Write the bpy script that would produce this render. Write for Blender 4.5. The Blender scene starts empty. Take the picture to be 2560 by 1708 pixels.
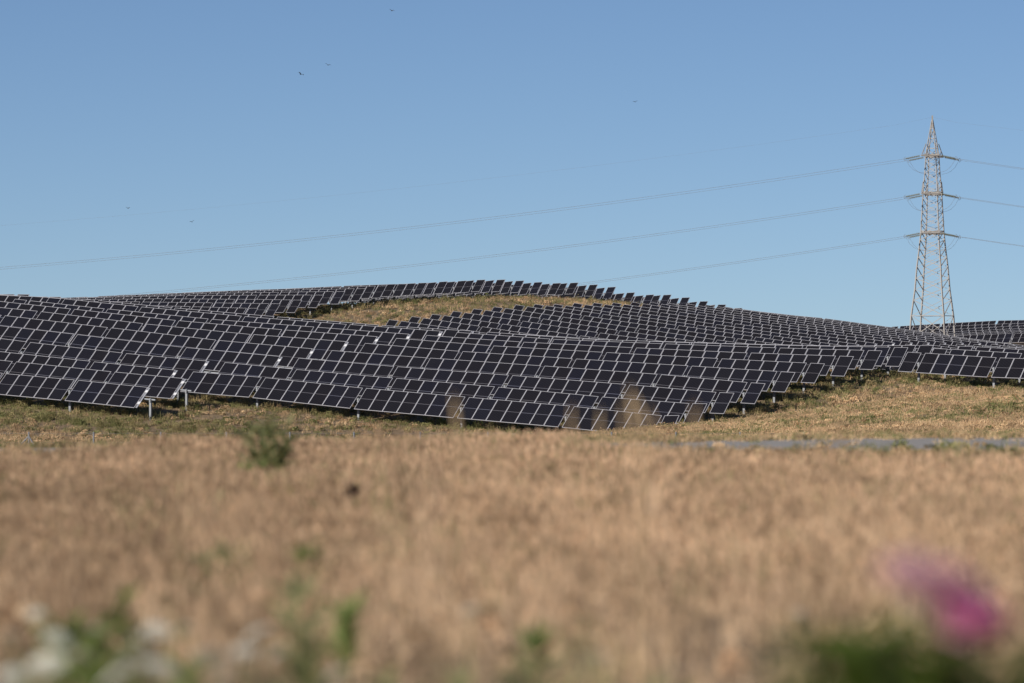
import bpy, bmesh, math, random
import numpy as np
from mathutils import Vector, Matrix, Quaternion

rnd = random.Random(7)
nrs = np.random.RandomState(11)
sc = bpy.context.scene
COL = sc.collection

# ------------------------------------------------------------------ camera
FPX = 14222.0            # focal length in photo pixels (200 mm on 36 mm, 2560 px wide)
CX, CY, HORIZ = 1280.0, 854.0, 940.0
PITCH = math.atan((HORIZ - CY) / FPX)
CAMH = 1.0               # camera above the field
cam_d = bpy.data.cameras.new('camera')
cam = bpy.data.objects.new('camera', cam_d); COL.objects.link(cam)
cam.location = (0, 0, CAMH)
cam.rotation_euler = (math.pi / 2 + PITCH, 0, 0)
cam_d.lens = 200.0; cam_d.sensor_width = 36.0; cam_d.sensor_fit = 'HORIZONTAL'
cam_d.clip_start = 0.5; cam_d.clip_end = 30000
cam_d.dof.use_dof = True; cam_d.dof.focus_distance = 440.0; cam_d.dof.aperture_fstop = 3.2
sc.camera = cam

# ------------------------------------------------------------------ sky, sun, exposure
TH = math.radians(26.0)                       # heading of the tracker rows
AV = Vector((math.cos(TH), -math.sin(TH), 0)) # along a row, to the right
BV = Vector((math.sin(TH), math.cos(TH), 0))  # across the rows, away from the camera
SUN = (-2.15 * BV - 0.95 * AV + Vector((0, 0, 1.05))).normalized()   # low sun: the trackers are turned back to 40 degrees so rows do not shade each other
SUN_EL = math.asin(SUN.z); SUN_AZ = math.atan2(SUN.x, SUN.y)
world = bpy.data.worlds.new('World'); sc.world = world; world.use_nodes = True
wn = world.node_tree
bg = wn.nodes['Background']; bg.inputs['Strength'].default_value = 0.076
sky = wn.nodes.new('ShaderNodeTexSky'); sky.sky_type = 'NISHITA'
sky.sun_disc = False; sky.sun_elevation = SUN_EL; sky.sun_rotation = SUN_AZ
sky.altitude = 1000; sky.air_density = 0.46; sky.dust_density = 0.13; sky.ozone_density = 3.1
wn.links.new(sky.outputs['Color'], bg.inputs['Color'])
sd = bpy.data.lights.new('sun', 'SUN'); sd.energy = 4.6; sd.angle = math.radians(0.53)
sd.color = (1.0, 0.93, 0.84)
sun = bpy.data.objects.new('sun', sd); COL.objects.link(sun)
sun.rotation_euler = (-SUN).to_track_quat('-Z', 'Y').to_euler(); sun.location = (-60, -30, 90)
sc.view_settings.view_transform = 'Standard'; sc.view_settings.look = 'None'
sc.view_settings.exposure = 0.0; sc.view_settings.gamma = 1.0
sc.view_settings.use_curve_mapping = False

# ------------------------------------------------------------------ photo geometry helpers
CP, SP = math.cos(PITCH), math.sin(PITCH)
def ray(x, y):
    u = (x - CX) / FPX; v = (CY - y) / FPX
    return Vector((u, CP - v * SP, SP + v * CP))
def at_depth(x, y, D):
    r = ray(x, y); return Vector((0, 0, CAMH)) + r * (D / r.y)
def on_plane(x, y, c):
    """point where the pixel's ray meets the vertical plane p.b = c"""
    r = ray(x, y); return Vector((0, 0, CAMH)) + r * (c / r.dot(BV))
def px_scale(D): return FPX / D

TAU = math.radians(40.0)
MODW, MODL = 1.134, 2.278
PITCHROW = 5.0
C0 = 353.9
AXH = 0.72 + 0.5 * MODL * math.sin(TAU)       # torque tube height above ground
TOPC, TOPZ = 0.5 * MODL * math.cos(TAU), 0.5 * MODL * math.sin(TAU)
def ck(k): return C0 + PITCHROW * k

# top edges of the rows as seen in the photograph: row index -> pixels
ROWPX = {
 0: [(0,936.4),(369,972.3)],
 1: [(0,902),(240,927.6),(459,947)],
 2: [(0,884.2),(231,907.7),(438,929),(487,934.8),(906,973.7),(1055,987.8),(1428,1018.2),(1577,1035.6),(1695,1045.9)],
 3: [(0,849),(517,903.7),(563,909.7),(738,926),(985,948),(1240,970),(1499,995),(1767,1012)],
 4: [(0,817),(194,838.5),(400,864.8),(700,894.7),(746,897.4),(900,912.8),(992,919.6),(1273,941.4),(1532,960.5),(1836,986.5)],
 5: [(0,790),(146,808.9),(240,818),(400,837.5),(781,876),(829,878.4),(1074,897.9),(1352,917),(1645,938.3),(1913,963)],
 6: [(0,771),(100,781.8),(240,798.7),(400,817),(626,839),(866,856.6),(912,860.8),(1150,881.5),(1432,900),(1727,917.9),(1947,931.5),(1988,934)],
 7: [(0,755.7),(88,765),(240,782.3),(400,799.8),(620,820.2),(860,838.6),(943,844.3),(990,848.6),(1231,866.5),(1511,883),(1797,898.8),(2062,912)],
 8: [(41,750.6),(76,754.7),(137,762.4),(240,773),(400,791),(620,809.5),(860,826.4),(1022,837.8),(1066,842),(1306,858.4),(1588,872.9),(1874,885.7),(2094,893.4),(2135,894.7)],
 9: [(75,744.5),(122,746),(240,757),(400,773.8),(620,793.7),(867,812.8),(1029,825),(1101,829.8),(1142,833.5),(1379,850.2),(1659,861),(1945,871.6),(2127,877),(2206,879.2),(2268,882.8),(2344,887.9),(2419,893),(2560,901)],
 10: [(153,747.7),(400,769.7),(645,791),(863,809.5),(1040,822.5),(1218,832.5),(1400,847),(1727,859.5),(2040,867.5),(2271,872),(2334,874.3),(2560,887.4)],
 11: [(0,739),(75,738.5),(1254,834.5),(1400,845.7),(1808,860.7),(2094,867.5),(2398,867),(2560,876.5)],
 12: [(0,746),(120,744.5),(2466,867.5),(2507,870)],
 13: [(154,744)],
}
M_TL = [972,1028,1079.7,1131.5,1183,1233.6,1288,1335.7,1384.7,1433.7,1482.8,1530.7,1578.4,1624.7,1669.6,1717,1763.8,1809,1855,1900]
M_PTS = [
 [(972,801.2),(1285,847)], [(1028,793),(1285,831)], [(1079.7,787.6),(1285,817),(1480,846)],
 [(1131.5,780),(1285,801),(1480,831.3)], [(1183,774),(1285,787.8),(1480,819),(1680,847.3)],
 [(1233.6,769.3),(1285,775.6),(1480,806.8),(1680,835)], [(1288,763.9),(1480,794.6),(1680,824.3),(1880,854.5)],
 [(1335.7,762.5),(1480,783.3),(1680,813.5),(1880,842.7)], [(1384.7,762.2),(1480,776.7),(1680,806.4),(1880,834)],
 [(1433.7,759.8),(1480,767),(1680,797),(1880,825.9),(2080,854.8),(2128,861)],
 [(1482.8,758.7),(1680,787.5),(1880,817.2),(2080,845.6),(2172,858.5)],
 [(1530.7,759),(1680,779.3),(1880,809),(2080,836.9),(2218,856)],
 [(1578.4,756.6),(1680,773),(1880,801.9),(2080,830.3),(2263,856)],
 [(1624.7,757.7),(1680,766),(1880,797.3),(2080,824),(2308,856)],
 [(1669.6,760),(1880,790.6),(2080,819),(2352,857),(2560,884)],
 [(1717,761.8),(1880,785.5),(2080,814.4),(2320,848)],
 [(1763.8,764.5),(1880,779.8),(2080,809.8),(2320,843),(2560,872)],
 [(1809,768.6),(2080,805.8),(2320,839)], [(1855,775),(2080,801.7),(2320,836)],
 [(1900,782.5),(2080,799),(2320,833.5),(2560,866)],
]
for i, p in enumerate(M_PTS): ROWPX[39 + i] = list(p)
F_TR = [(645.5,772.7),(701.7,761.5),(755.8,752.3),(810,740),(863.5,731),(915,723.4),(968,716.3),(1018.7,712),(1069,709),
        (1121,705.5),(1168,703.5),(1215,701),(1265,701),(1312,703.5),(1358,707),(1404,709.2),(1447.5,708.2),(1496,713.3),
        (1541.5,719),(1589,733),(1637,738.5),(1680,738.5),(1726,745.5),(1771,755),(1816,763.3),(1857,772)]
F_EXTRA = {0: [(400,766)], 1: [(400,757.9),(640,760.5)], 2: [(400,748.2),(640,750.3)], 3: [(400,741.6),(640,740.0)],
           4: [(180,747),(400,739),(640,734)], 5: [(180,745.5),(400,736.5),(640,728.7)], 6: [(400,736),(640,726.3),(860,720.6)],
           7: [(860,716.8)], 8: [(969,714)]}
F_PTS = {}
for j, (x, y) in enumerate(F_TR):
    pts = list(F_EXTRA.get(j, [(x - 110, y + 11)])) + [(x, y)]
    F_PTS[41 + j] = pts
R_PTS = {92: [(2465,838.4),(2560,833.3)], 93: [(2320,841),(2560,829.5)], 94: [(2320,837),(2560,826.2)], 95: [(2320,832.5),(2560,822.6)],
         96: [(2320,828),(2560,815.5)], 97: [(2320,819),(2560,810.0)], 98: [(2231,818.5),(2320,811.9),(2560,799.6)]}

# ------------------------------------------------------------------ terrain through those rows
ctl = []
def add_top(k, x, y):
    p = on_plane(x, y, ck(k) + TOPC)
    ctl.append((p.x - BV.x * TOPC, p.y - BV.y * TOPC, p.z - TOPZ - AXH))
for d in (ROWPX, F_PTS, R_PTS):
    for k, pts in d.items():
        for (x, y) in pts: add_top(k, x, y)
def addz(x, D, z): ctl.append(((x - CX) / FPX * D, D, z + CAMH))
for Y in (-30, 0, 25, 50, 72):
    for X in (-60, -25, 0, 25, 60): ctl.append((X, Y, 0.0))
for X, z_ in ((-70, -.30), (-30, -.28), (-8, -.26), (0, -.20), (4, -.10), (9, -.06), (30, -.05), (70, -.05)): ctl.append((X, 100, z_ - .03)); ctl.append((X, 92, z_ * .75))
for x in (-400, 200, 900, 1600, 2300, 2900):
    addz(x, 122, -1.75); addz(x, 150, -2.35); addz(x, 225, -3.95)
addz(2350, 935, 3.2); addz(2560, 935, 4.2); addz(2150, 935, 2.0); addz(2350, 960, 0.5); addz(2600, 960, 0.5); addz(2100, 960, -1)
addz(100, 305, -3.55); addz(-600, 305, -3.2); addz(700, 305, -3.9); addz(1300, 310, -4.4); addz(1700, 315, -4.3)
addz(2000, 320, -3.5); addz(2400, 325, -3.1); addz(2900, 325, -2.6)
addz(2250, 385, -1.75); addz(2500, 385, -1.45); addz(2000, 365, -2.6)
# hidden hollow between the near slope and the far hill, and the far side of the ridge
for k, dz in ((16, -3.2), (24, -4.5), (32, -3.5)):
    for x in (-150, 300, 800, 1300, 1800, 2300, 2700):
        yy = np.interp(x, [0,240,640,1040,1400,2040,2560], [748,758,792,823,846,868,884])
        p = on_plane(x, yy, ck(k)); ctl.append((p.x, p.y, p.z + dz))
for x in (2000, 2250, 2500, 2700):
    yy = np.interp(x, [1900,2080,2320,2560,2700], [782,799,833,866,885])
    for D, dz in ((735, -4.0), (790, -3.5)): 
        p = at_depth(x, yy, D); ctl.append((p.x, p.y, p.z + dz))
for x in (-200, 300, 800, 1300, 1700):
    yy = np.interp(x, [-200,0,300,640,1200,1600,1860], [762,756,742,726,700,735,772])
    for D, dz in ((800, -4.5), (900, -6)):
        p = at_depth(x, yy, D); ctl.append((p.x, p.y, p.z + dz))
ctl = np.array(ctl, float)
SX = 100.0
def tps_fit(P, lam=2e-4):
    n = len(P); xy = P[:, :2] / SX
    d = np.sqrt(((xy[:, None] - xy[None]) ** 2).sum(-1))
    K = np.where(d > 0, d * d * np.log(d + 1e-12), 0) + lam * np.eye(n)
    A = np.zeros((n + 3, n + 3)); A[:n, :n] = K
    A[:n, n] = 1; A[:n, n + 1:] = xy; A[n:, :n] = A[:n, n:].T
    b = np.zeros(n + 3); b[:n] = P[:, 2]
    return np.linalg.solve(A, b), xy
TW, TXY = tps_fit(ctl)
def tps(X, Y):
    X = np.clip(np.asarray(X, float), -125, 150); Y = np.clip(np.asarray(Y, float), -40, 960)
    sh = X.shape; q = np.stack([X.ravel(), Y.ravel()], 1) / SX
    out = np.empty(len(q)); n = len(TXY)
    for s in range(0, len(q), 4000):
        e = q[s:s + 4000]
        d = np.sqrt(((e[:, None] - TXY[None]) ** 2).sum(-1))
        out[s:s + 4000] = np.where(d > 0, d * d * np.log(d + 1e-12), 0) @ TW[:n] + TW[n] + e @ TW[n + 1:]
    return out.reshape(sh)
GX = np.concatenate([[-6000, -2500, -900, -400, -220], np.arange(-150, 176, 2.5), [230, 420, 900, 2500, 6000]])
GY = np.concatenate([[-400, -150], np.arange(-40, 965, 2.5), [1050, 1300, 1800, 3000, 6000, 12000]])
GZ = tps(*np.meshgrid(GX, GY))
def ground(x, y):
    """bilinear height of the ground sheet (x, y arrays or floats)"""
    x = np.asarray(x, float); y = np.asarray(y, float)
    i = np.clip(np.searchsorted(GX, x) - 1, 0, len(GX) - 2); j = np.clip(np.searchsorted(GY, y) - 1, 0, len(GY) - 2)
    u = (x - GX[i]) / (GX[i + 1] - GX[i]); v = (y - GY[j]) / (GY[j + 1] - GY[j])
    return (GZ[j, i] * (1 - u) * (1 - v) + GZ[j, i + 1] * u * (1 - v) + GZ[j + 1, i] * (1 - u) * v + GZ[j + 1, i + 1] * u * v)
def gz(x, y): return float(ground(x, y))

# ------------------------------------------------------------------ materials
def mat(name):
    m = bpy.data.materials.new(name); m.use_nodes = True
    return m, m.node_tree, m.node_tree.nodes['Principled BSDF']
def plain(name, col, rough=0.6, metal=0.0, noise=0.0, nscale=8.0):
    m, t, b = mat(name)
    b.inputs['Roughness'].default_value = rough; b.inputs['Metallic'].default_value = metal
    b.inputs['Base Color'].default_value = (*col, 1)
    if noise:
        tc = t.nodes.new('ShaderNodeTexCoord'); n = t.nodes.new('ShaderNodeTexNoise')
        n.inputs['Scale'].default_value = nscale; n.inputs['Detail'].default_value = 5
        mr = t.nodes.new('ShaderNodeMapRange'); mr.inputs['To Min'].default_value = 1 - noise; mr.inputs['To Max'].default_value = 1 + noise
        mx = t.nodes.new('ShaderNodeMix'); mx.data_type = 'RGBA'; mx.blend_type = 'MULTIPLY'; mx.inputs[0].default_value = 1
        mx.inputs[6].default_value = (*col, 1)
        t.links.new(tc.outputs['Object'], n.inputs['Vector']); t.links.new(n.outputs['Fac'], mr.inputs['Value'])
        t.links.new(mr.outputs['Result'], mx.inputs[7]); t.links.new(mx.outputs[2], b.inputs['Base Color'])
    return m
M_FRAME = plain('anodised_aluminium', (0.56, 0.56, 0.60), 0.45, 0.2)
M_STEEL = plain('galvanised_steel', (0.25, 0.265, 0.285), 0.55, 0.2, 0.15, 6)
M_WHITE = plain('white_plate', (0.80, 0.81, 0.83), 0.45)
M_STRIP = plain('grey_strip', (0.34, 0.35, 0.39), 0.5)
M_BACK = plain('panel_back', (0.25, 0.25, 0.27), 0.6)
M_TOWER = plain('weathered_tower_steel', (0.38, 0.36, 0.335), 0.65, 0.15, 0.25, 0.6)
M_INSUL = plain('insulator_glass', (0.24, 0.25, 0.19), 0.4)
M_WIRE = plain('aluminium_wire', (0.16, 0.16, 0.17), 0.6)
M_STONE = plain('field_stone', (0.16, 0.16, 0.18), 0.9, 0, 0.3, 9)
M_PALESTONE = plain('pale_stone', (0.42, 0.37, 0.31), 0.9, 0, 0.2, 9)
M_BIRD = plain('dark_feathers', (0.05, 0.05, 0.055), 0.8)
M_UMBEL = plain('white_petals', (0.72, 0.70, 0.60), 0.8, 0, 0.12, 60)
M_STEM = plain('green_stem', (0.10, 0.15, 0.04), 0.7)
M_DRYSTEM = plain('dry_stalk', (0.38, 0.27, 0.15), 0.8)

def panel_glass():
    m, t, b = mat('solar_cells')
    tc = t.nodes.new('ShaderNodeTexCoord'); sep = t.nodes.new('ShaderNodeSeparateXYZ')
    t.links.new(tc.outputs['Object'], sep.inputs[0])
    def math_(op, a, bb=None, val=None):
        n = t.nodes.new('ShaderNodeMath'); n.operation = op
        t.links.new(a, n.inputs[0])
        if bb is not None: t.links.new(bb, n.inputs[1])
        if val is not None: n.inputs[1].default_value = val
        return n.outputs[0]
    # soft light stripes of the busbars along the module, about ten to a module
    w = math_('MULTIPLY', sep.outputs['X'], val=2 * math.pi / 0.1085)
    w = math_('COSINE', w); w = math_('MULTIPLY_ADD', w, val=0.5); 
    t.nodes[-1].inputs[2].default_value = 0.5
    w = math_('POWER', w, val=2.2)
    # cell gaps across, every 182 mm / 2
    v = math_('MULTIPLY', sep.outputs['Y'], val=2 * math.pi / 0.0925)
    v = math_('COSINE', v); v = math_('GREATER_THAN', v, val=0.97); v = math_('MULTIPLY', v, val=0.35)
    s = math_('ADD', w, v)
    ramp = t.nodes.new('ShaderNodeMix'); ramp.data_type = 'RGBA'
    ramp.inputs[6].default_value = (0.0075, 0.0075, 0.0105, 1); ramp.inputs[7].default_value = (0.027, 0.0265, 0.033, 1)
    t.links.new(s, ramp.inputs[0])
    # white strip where the two half-cell blocks meet
    ab = math_('ABSOLUTE', sep.outputs['Y']); mid = math_('LESS_THAN', ab, val=0.017)
    mx = t.nodes.new('ShaderNodeMix'); mx.data_type = 'RGBA'
    t.links.new(mid, mx.inputs[0]); t.links.new(ramp.outputs[2], mx.inputs[6]); mx.inputs[7].default_value = (0.17, 0.17, 0.19, 1)
    # slight tint from panel to panel
    oi = t.nodes.new('ShaderNodeObjectInfo'); cr = t.nodes.new('ShaderNodeValToRGB')
    cr.color_ramp.elements[0].color = (0.85, 0.78, 0.75, 1); cr.color_ramp.elements[1].color = (0.88, 0.98, 1.35, 1)
    e = cr.color_ramp.elements.new(0.5); e.color = (1, 1, 1.05, 1)
    t.links.new(oi.outputs['Random'], cr.inputs[0])
    mm = t.nodes.new('ShaderNodeMix'); mm.data_type = 'RGBA'; mm.blend_type = 'MULTIPLY'; mm.inputs[0].default_value = 0.55
    t.links.new(mx.outputs[2], mm.inputs[6]); t.links.new(cr.outputs[0], mm.inputs[7])
    # dust film
    ns = t.nodes.new('ShaderNodeTexNoise'); ns.inputs['Scale'].default_value = 0.9; ns.inputs['Detail'].default_value = 6
    geo = t.nodes.new('ShaderNodeNewGeometry'); t.links.new(geo.outputs['Position'], ns.inputs['Vector'])
    dm = math_('MULTIPLY', ns.outputs['Fac'], val=0.012)
    dust = t.nodes.new('ShaderNodeMix'); dust.data_type = 'RGBA'; dust.inputs[7].default_value = (0.42, 0.36, 0.30, 1)
    t.links.new(dm, dust.inputs[0]); t.links.new(mm.outputs[2], dust.inputs[6])
    t.links.new(dust.outputs[2], b.inputs['Base Color'])
    b.inputs['Roughness'].default_value = 0.16; b.inputs['IOR'].default_value = 1.38
    return m
M_GLASS = panel_glass()

def ground_mat():
    m, t, b = mat('dry_ground')
    geo = t.nodes.new('ShaderNodeNewGeometry')
    def noise(scale, detail=6, rough=0.6):
        n = t.nodes.new('ShaderNodeTexNoise'); n.inputs['Scale'].default_value = scale
        n.inputs['Detail'].default_value = detail; n.inputs['Roughness'].default_value = rough
        t.links.new(geo.outputs['Position'], n.inputs['Vector']); return n
    n1, n2 = noise(0.06), noise(1.3, 8, 0.7)
    r1 = t.nodes.new('ShaderNodeValToRGB')
    r1.color_ramp.elements[0].position = 0.3; r1.color_ramp.elements[0].color = (0.15, 0.125, 0.06, 1)
    r1.color_ramp.elements[1].position = 0.7; r1.color_ramp.elements[1].color = (0.36, 0.24, 0.14, 1)
    r2 = t.nodes.new('ShaderNodeValToRGB')
    r2.color_ramp.elements[0].position = 0.3; r2.color_ramp.elements[0].color = (0.19, 0.145, 0.095, 1)
    r2.color_ramp.elements[1].position = 0.75; r2.color_ramp.elements[1].color = (0.46, 0.35, 0.235, 1)
    t.links.new(n1.outputs['Fac'], r1.inputs[0]); t.links.new(n2.outputs['Fac'], r2.inputs[0])
    mx = t.nodes.new('ShaderNodeMix'); mx.data_type = 'RGBA'; mx.inputs[0].default_value = 0.5
    t.links.new(r1.outputs[0], mx.inputs[6]); t.links.new(r2.outputs[0], mx.inputs[7])
    n3 = noise(4.2, 5, 0.65)          # pale crumbs and dark litter
    r3 = t.nodes.new('ShaderNodeValToRGB'); r3.color_ramp.elements[0].position = 0.34; r3.color_ramp.elements[0].color = (0.42, 0.38, 0.36, 1)
    r3.color_ramp.elements[1].position = 0.68; r3.color_ramp.elements[1].color = (1.55, 1.50, 1.45, 1)
    t.links.new(n3.outputs['Fac'], r3.inputs[0])
    ml = t.nodes.new('ShaderNodeMix'); ml.data_type = 'RGBA'; ml.blend_type = 'MULTIPLY'; ml.inputs[0].default_value = 0.9
    t.links.new(mx.outputs[2], ml.inputs[6]); t.links.new(r3.outputs[0], ml.inputs[7])
    t.links.new(ml.outputs[2], b.inputs['Base Color']); b.inputs['Roughness'].default_value = 0.95
    bp = t.nodes.new('ShaderNodeBump'); bp.inputs['Strength'].default_value = 0.6; bp.inputs['Distance'].default_value = 0.15
    t.links.new(n2.outputs['Fac'], bp.inputs['Height']); t.links.new(bp.outputs[0], b.inputs['Normal'])
    return m
def road_mat():
    m, t, b = mat('gravel_road')
    geo = t.nodes.new('ShaderNodeNewGeometry'); n = t.nodes.new('ShaderNodeTexNoise')
    n.inputs['Scale'].default_value = 3.0; n.inputs['Detail'].default_value = 9; n.inputs['Roughness'].default_value = 0.75
    r = t.nodes.new('ShaderNodeValToRGB'); r.color_ramp.elements[0].position = 0.3; r.color_ramp.elements[1].position = 0.75
    r.color_ramp.elements[0].color = (0.30, 0.285, 0.27, 1); r.color_ramp.elements[1].color = (0.50, 0.475, 0.45, 1)
    t.links.new(geo.outputs['Position'], n.inputs['Vector']); t.links.new(n.outputs['Fac'], r.inputs[0])
    t.links.new(r.outputs[0], b.inputs['Base Color']); b.inputs['Roughness'].default_value = 1.0; b.inputs['Specular IOR Level'].default_value = 0.05
    return m
def grass_mat(name, dry, dry2, green):
    """blades: 'tint' of each tuft runs from dry straw to green, 'val' varies its lightness"""
    m, t, b = mat(name)
    out = t.nodes['Material Output']
    a1 = t.nodes.new('ShaderNodeAttribute'); a1.attribute_type = 'INSTANCER'; a1.attribute_name = 'tint'
    a2 = t.nodes.new('ShaderNodeAttribute'); a2.attribute_type = 'INSTANCER'; a2.attribute_name = 'val'
    mxd = t.nodes.new('ShaderNodeMix'); mxd.data_type = 'RGBA'; mxd.inputs[6].default_value = (*dry2, 1); mxd.inputs[7].default_value = (*dry, 1)
    t.links.new(a2.outputs['Fac'], mxd.inputs[0])
    mx = t.nodes.new('ShaderNodeMix'); mx.data_type = 'RGBA'; mx.inputs[7].default_value = (*green, 1)
    t.links.new(a1.outputs['Fac'], mx.inputs[0]); t.links.new(mxd.outputs[2], mx.inputs[6])
    hv = t.nodes.new('ShaderNodeHueSaturation'); mr = t.nodes.new('ShaderNodeMapRange')
    mr.inputs['To Min'].default_value = 0.68; mr.inputs['To Max'].default_value = 1.25
    t.links.new(a2.outputs['Fac'], mr.inputs['Value']); t.links.new(mr.outputs[0], hv.inputs['Value']); t.links.new(mx.outputs[2], hv.inputs['Color'])
    t.links.new(hv.outputs[0], b.inputs['Base Color']); b.inputs['Roughness'].default_value = 0.75
    b.inputs['Specular IOR Level'].default_value = 0.2
    tr = t.nodes.new('ShaderNodeBsdfTranslucent'); t.links.new(hv.outputs[0], tr.inputs['Color'])
    ms = t.nodes.new('ShaderNodeMixShader'); ms.inputs[0].default_value = 0.3
    t.links.new(b.outputs[0], ms.inputs[1]); t.links.new(tr.outputs[0], ms.inputs[2]); t.links.new(ms.outputs[0], out.inputs['Surface'])
    return m
def leaf_mat(name, c1, c2, transl=0.35):
    m, t, b = mat(name); out = t.nodes['Material Output']
    oi = t.nodes.new('ShaderNodeObjectInfo'); mx = t.nodes.new('ShaderNodeMix'); mx.data_type = 'RGBA'
    mx.inputs[6].default_value = (*c1, 1); mx.inputs[7].default_value = (*c2, 1); t.links.new(oi.outputs['Random'], mx.inputs[0])
    t.links.new(mx.outputs[2], b.inputs['Base Color']); b.inputs['Roughness'].default_value = 0.55
    tr = t.nodes.new('ShaderNodeBsdfTranslucent'); t.links.new(mx.outputs[2], tr.inputs['Color'])
    ms = t.nodes.new('ShaderNodeMixShader'); ms.inputs[0].default_value = transl
    t.links.new(b.outputs[0], ms.inputs[1]); t.links.new(tr.outputs[0], ms.inputs[2]); t.links.new(ms.outputs[0], out.inputs['Surface'])
    return m
M_GROUND = ground_mat(); M_ROAD = road_mat()
M_GRASS = grass_mat('dry_grass_blades', (0.76, 0.56, 0.375), (0.46, 0.315, 0.20), (0.20, 0.25, 0.075))
M_HILLGRASS = grass_mat('hill_grass_blades', (0.80, 0.575, 0.345), (0.54, 0.365, 0.22), (0.20, 0.225, 0.08))
M_LEAF = leaf_mat('bush_leaves', (0.10, 0.15, 0.022), (0.15, 0.21, 0.035))
M_WEED = leaf_mat('weed_leaves', (0.24, 0.31, 0.09), (0.32, 0.38, 0.13), 0.45)
M_OLIVE = leaf_mat('olive_weed_leaves', (0.34, 0.35, 0.16), (0.42, 0.42, 0.21), 0.45)
M_PINK = leaf_mat('pink_petals', (0.97, 0.40, 0.64), (0.98, 0.50, 0.72), 0.45)
M_PALEPINK = leaf_mat('pale_pink_petals', (0.92, 0.60, 0.66), (0.94, 0.70, 0.74), 0.45)

# ------------------------------------------------------------------ object helpers
def mesh_obj(name, me, parent=None):
    o = bpy.data.objects.new(name, me); COL.objects.link(o)
    if parent is not None: o.parent = parent
    return o
def from_data(name, verts, faces, mats, fm=None, smooth=False):
    me = bpy.data.meshes.new(name); me.from_pydata([tuple(v) for v in verts], [], faces)
    for m in (mats if isinstance(mats, (list, tuple)) else [mats]): me.materials.append(m)
    if fm is not None: me.polygons.foreach_set('material_index', fm)
    if smooth: me.polygons.foreach_set('use_smooth', [True] * len(me.polygons))
    me.update(); return me
def thing(name, label, cat, loc=(0, 0, 0), group=None):
    o = bpy.data.objects.new(name, None); COL.objects.link(o); o.location = loc
    o.empty_display_size = 0.3
    return tag(o, label, cat, group)
def tag(o, label, cat, group=None):
    o['label'] = label; o['category'] = cat
    if group: o['group'] = group
    return o
def box_data(sx, sy, sz, cx=0, cy=0, cz=0):
    v = [(cx + a * sx / 2, cy + b * sy / 2, cz + c * sz / 2) for c in (-1, 1) for b in (-1, 1) for a in (-1, 1)]
    f = [(0, 2, 3, 1), (4, 5, 7, 6), (0, 1, 5, 4), (2, 6, 7, 3), (0, 4, 6, 2), (1, 3, 7, 5)]
    return v, f
def join(parts):
    V, F = [], []
    for v, f in parts:
        n = len(V); V += list(v); F += [tuple(i + n for i in q) for q in f]
    return V, F
def tube_data(pts, r, n=8, caps=True):
    pts = [Vector(p) for p in pts]; V, F = [], []
    rs = r if isinstance(r, (list, tuple)) else [r] * len(pts)
    for i, p in enumerate(pts):
        d = (pts[min(i + 1, len(pts) - 1)] - pts[max(i - 1, 0)]).normalized()
        up = Vector((0, 0, 1)) if abs(d.z) < 0.9 else Vector((1, 0, 0))
        s = d.cross(up).normalized(); u = s.cross(d)
        for q in range(n):
            a = 2 * math.pi * q / n
            V.append(p + (s * math.cos(a) + u * math.sin(a)) * rs[i])
    for i in range(len(pts) - 1):
        for q in range(n):
            F.append((i * n + q, i * n + (q + 1) % n, (i + 1) * n + (q + 1) % n, (i + 1) * n + q))
    if caps:
        F.append(tuple(range(n))[::-1]); F.append(tuple(range((len(pts) - 1) * n, len(pts) * n)))
    return V, F
def basis(x, y, z, loc):
    m = Matrix.Identity(4)
    for r in range(3):
        m[r][0], m[r][1], m[r][2], m[r][3] = x[r], y[r], z[r], loc[r]
    return m

# ------------------------------------------------------------------ ground and road
V = np.stack([*np.meshgrid(GX, GY), GZ], -1).reshape(-1, 3)
nx, ny = len(GX), len(GY)
idx = np.arange(nx * ny).reshape(ny, nx)
Fq = np.stack([idx[:-1, :-1], idx[:-1, 1:], idx[1:, 1:], idx[1:, :-1]], -1).reshape(-1, 4)
me = from_data('ground', V.tolist(), Fq.tolist(), M_GROUND, smooth=True)
g = mesh_obj('ground', me); g['kind'] = 'structure'
def road_mid(x): return 83 + 0.10 * x
rx = np.arange(-160, 181, 2.5); rv, rf = [], []
for i, x in enumerate(rx):
    for j, w in enumerate((-9.5, -6, -2, 2, 6, 10.5)):
        y = road_mid(x) + w + 0.35 * math.sin(x * 0.7 + j * 2.1) * (abs(w) > 8)
        rv.append((x, y, gz(x, y) + 0.03))
for i in range(len(rx) - 1):
    for j in range(5): rf.append((i * 6 + j, (i + 1) * 6 + j, (i + 1) * 6 + j + 1, i * 6 + j + 1))
o = mesh_obj('road', from_data('road', rv, rf, M_ROAD)); o['kind'] = 'structure'

# ------------------------------------------------------------------ solar trackers
def module_mesh():
    w, l, h, f = MODW / 2, MODL / 2, 0.035, 0.032
    outer = [(-w, -l), (w, -l), (w, l), (-w, l)]; inner = [(-w + f, -l + f), (w - f, -l + f), (w - f, l - f), (-w + f, l - f)]
    V = [(x, y, 0) for x, y in outer] + [(x, y, h) for x, y in outer] + [(x, y, h) for x, y in inner] + [(x, y, h - 0.006) for x, y in inner]
    F, fm = [], []
    for i in range(4):
        j = (i + 1) % 4
        F += [(i, j, 4 + j, 4 + i), (4 + i, 4 + j, 8 + j, 8 + i), (8 + i, 8 + j, 12 + j, 12 + i)]; fm += [0, 0, 0]
    F.append((12, 13, 14, 15)); fm.append(1); F.append((3, 2, 1, 0)); fm.append(2)
    return from_data('solar_panel', V, F, [M_FRAME, M_GLASS, M_BACK], fm)
MOD = module_mesh()
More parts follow.
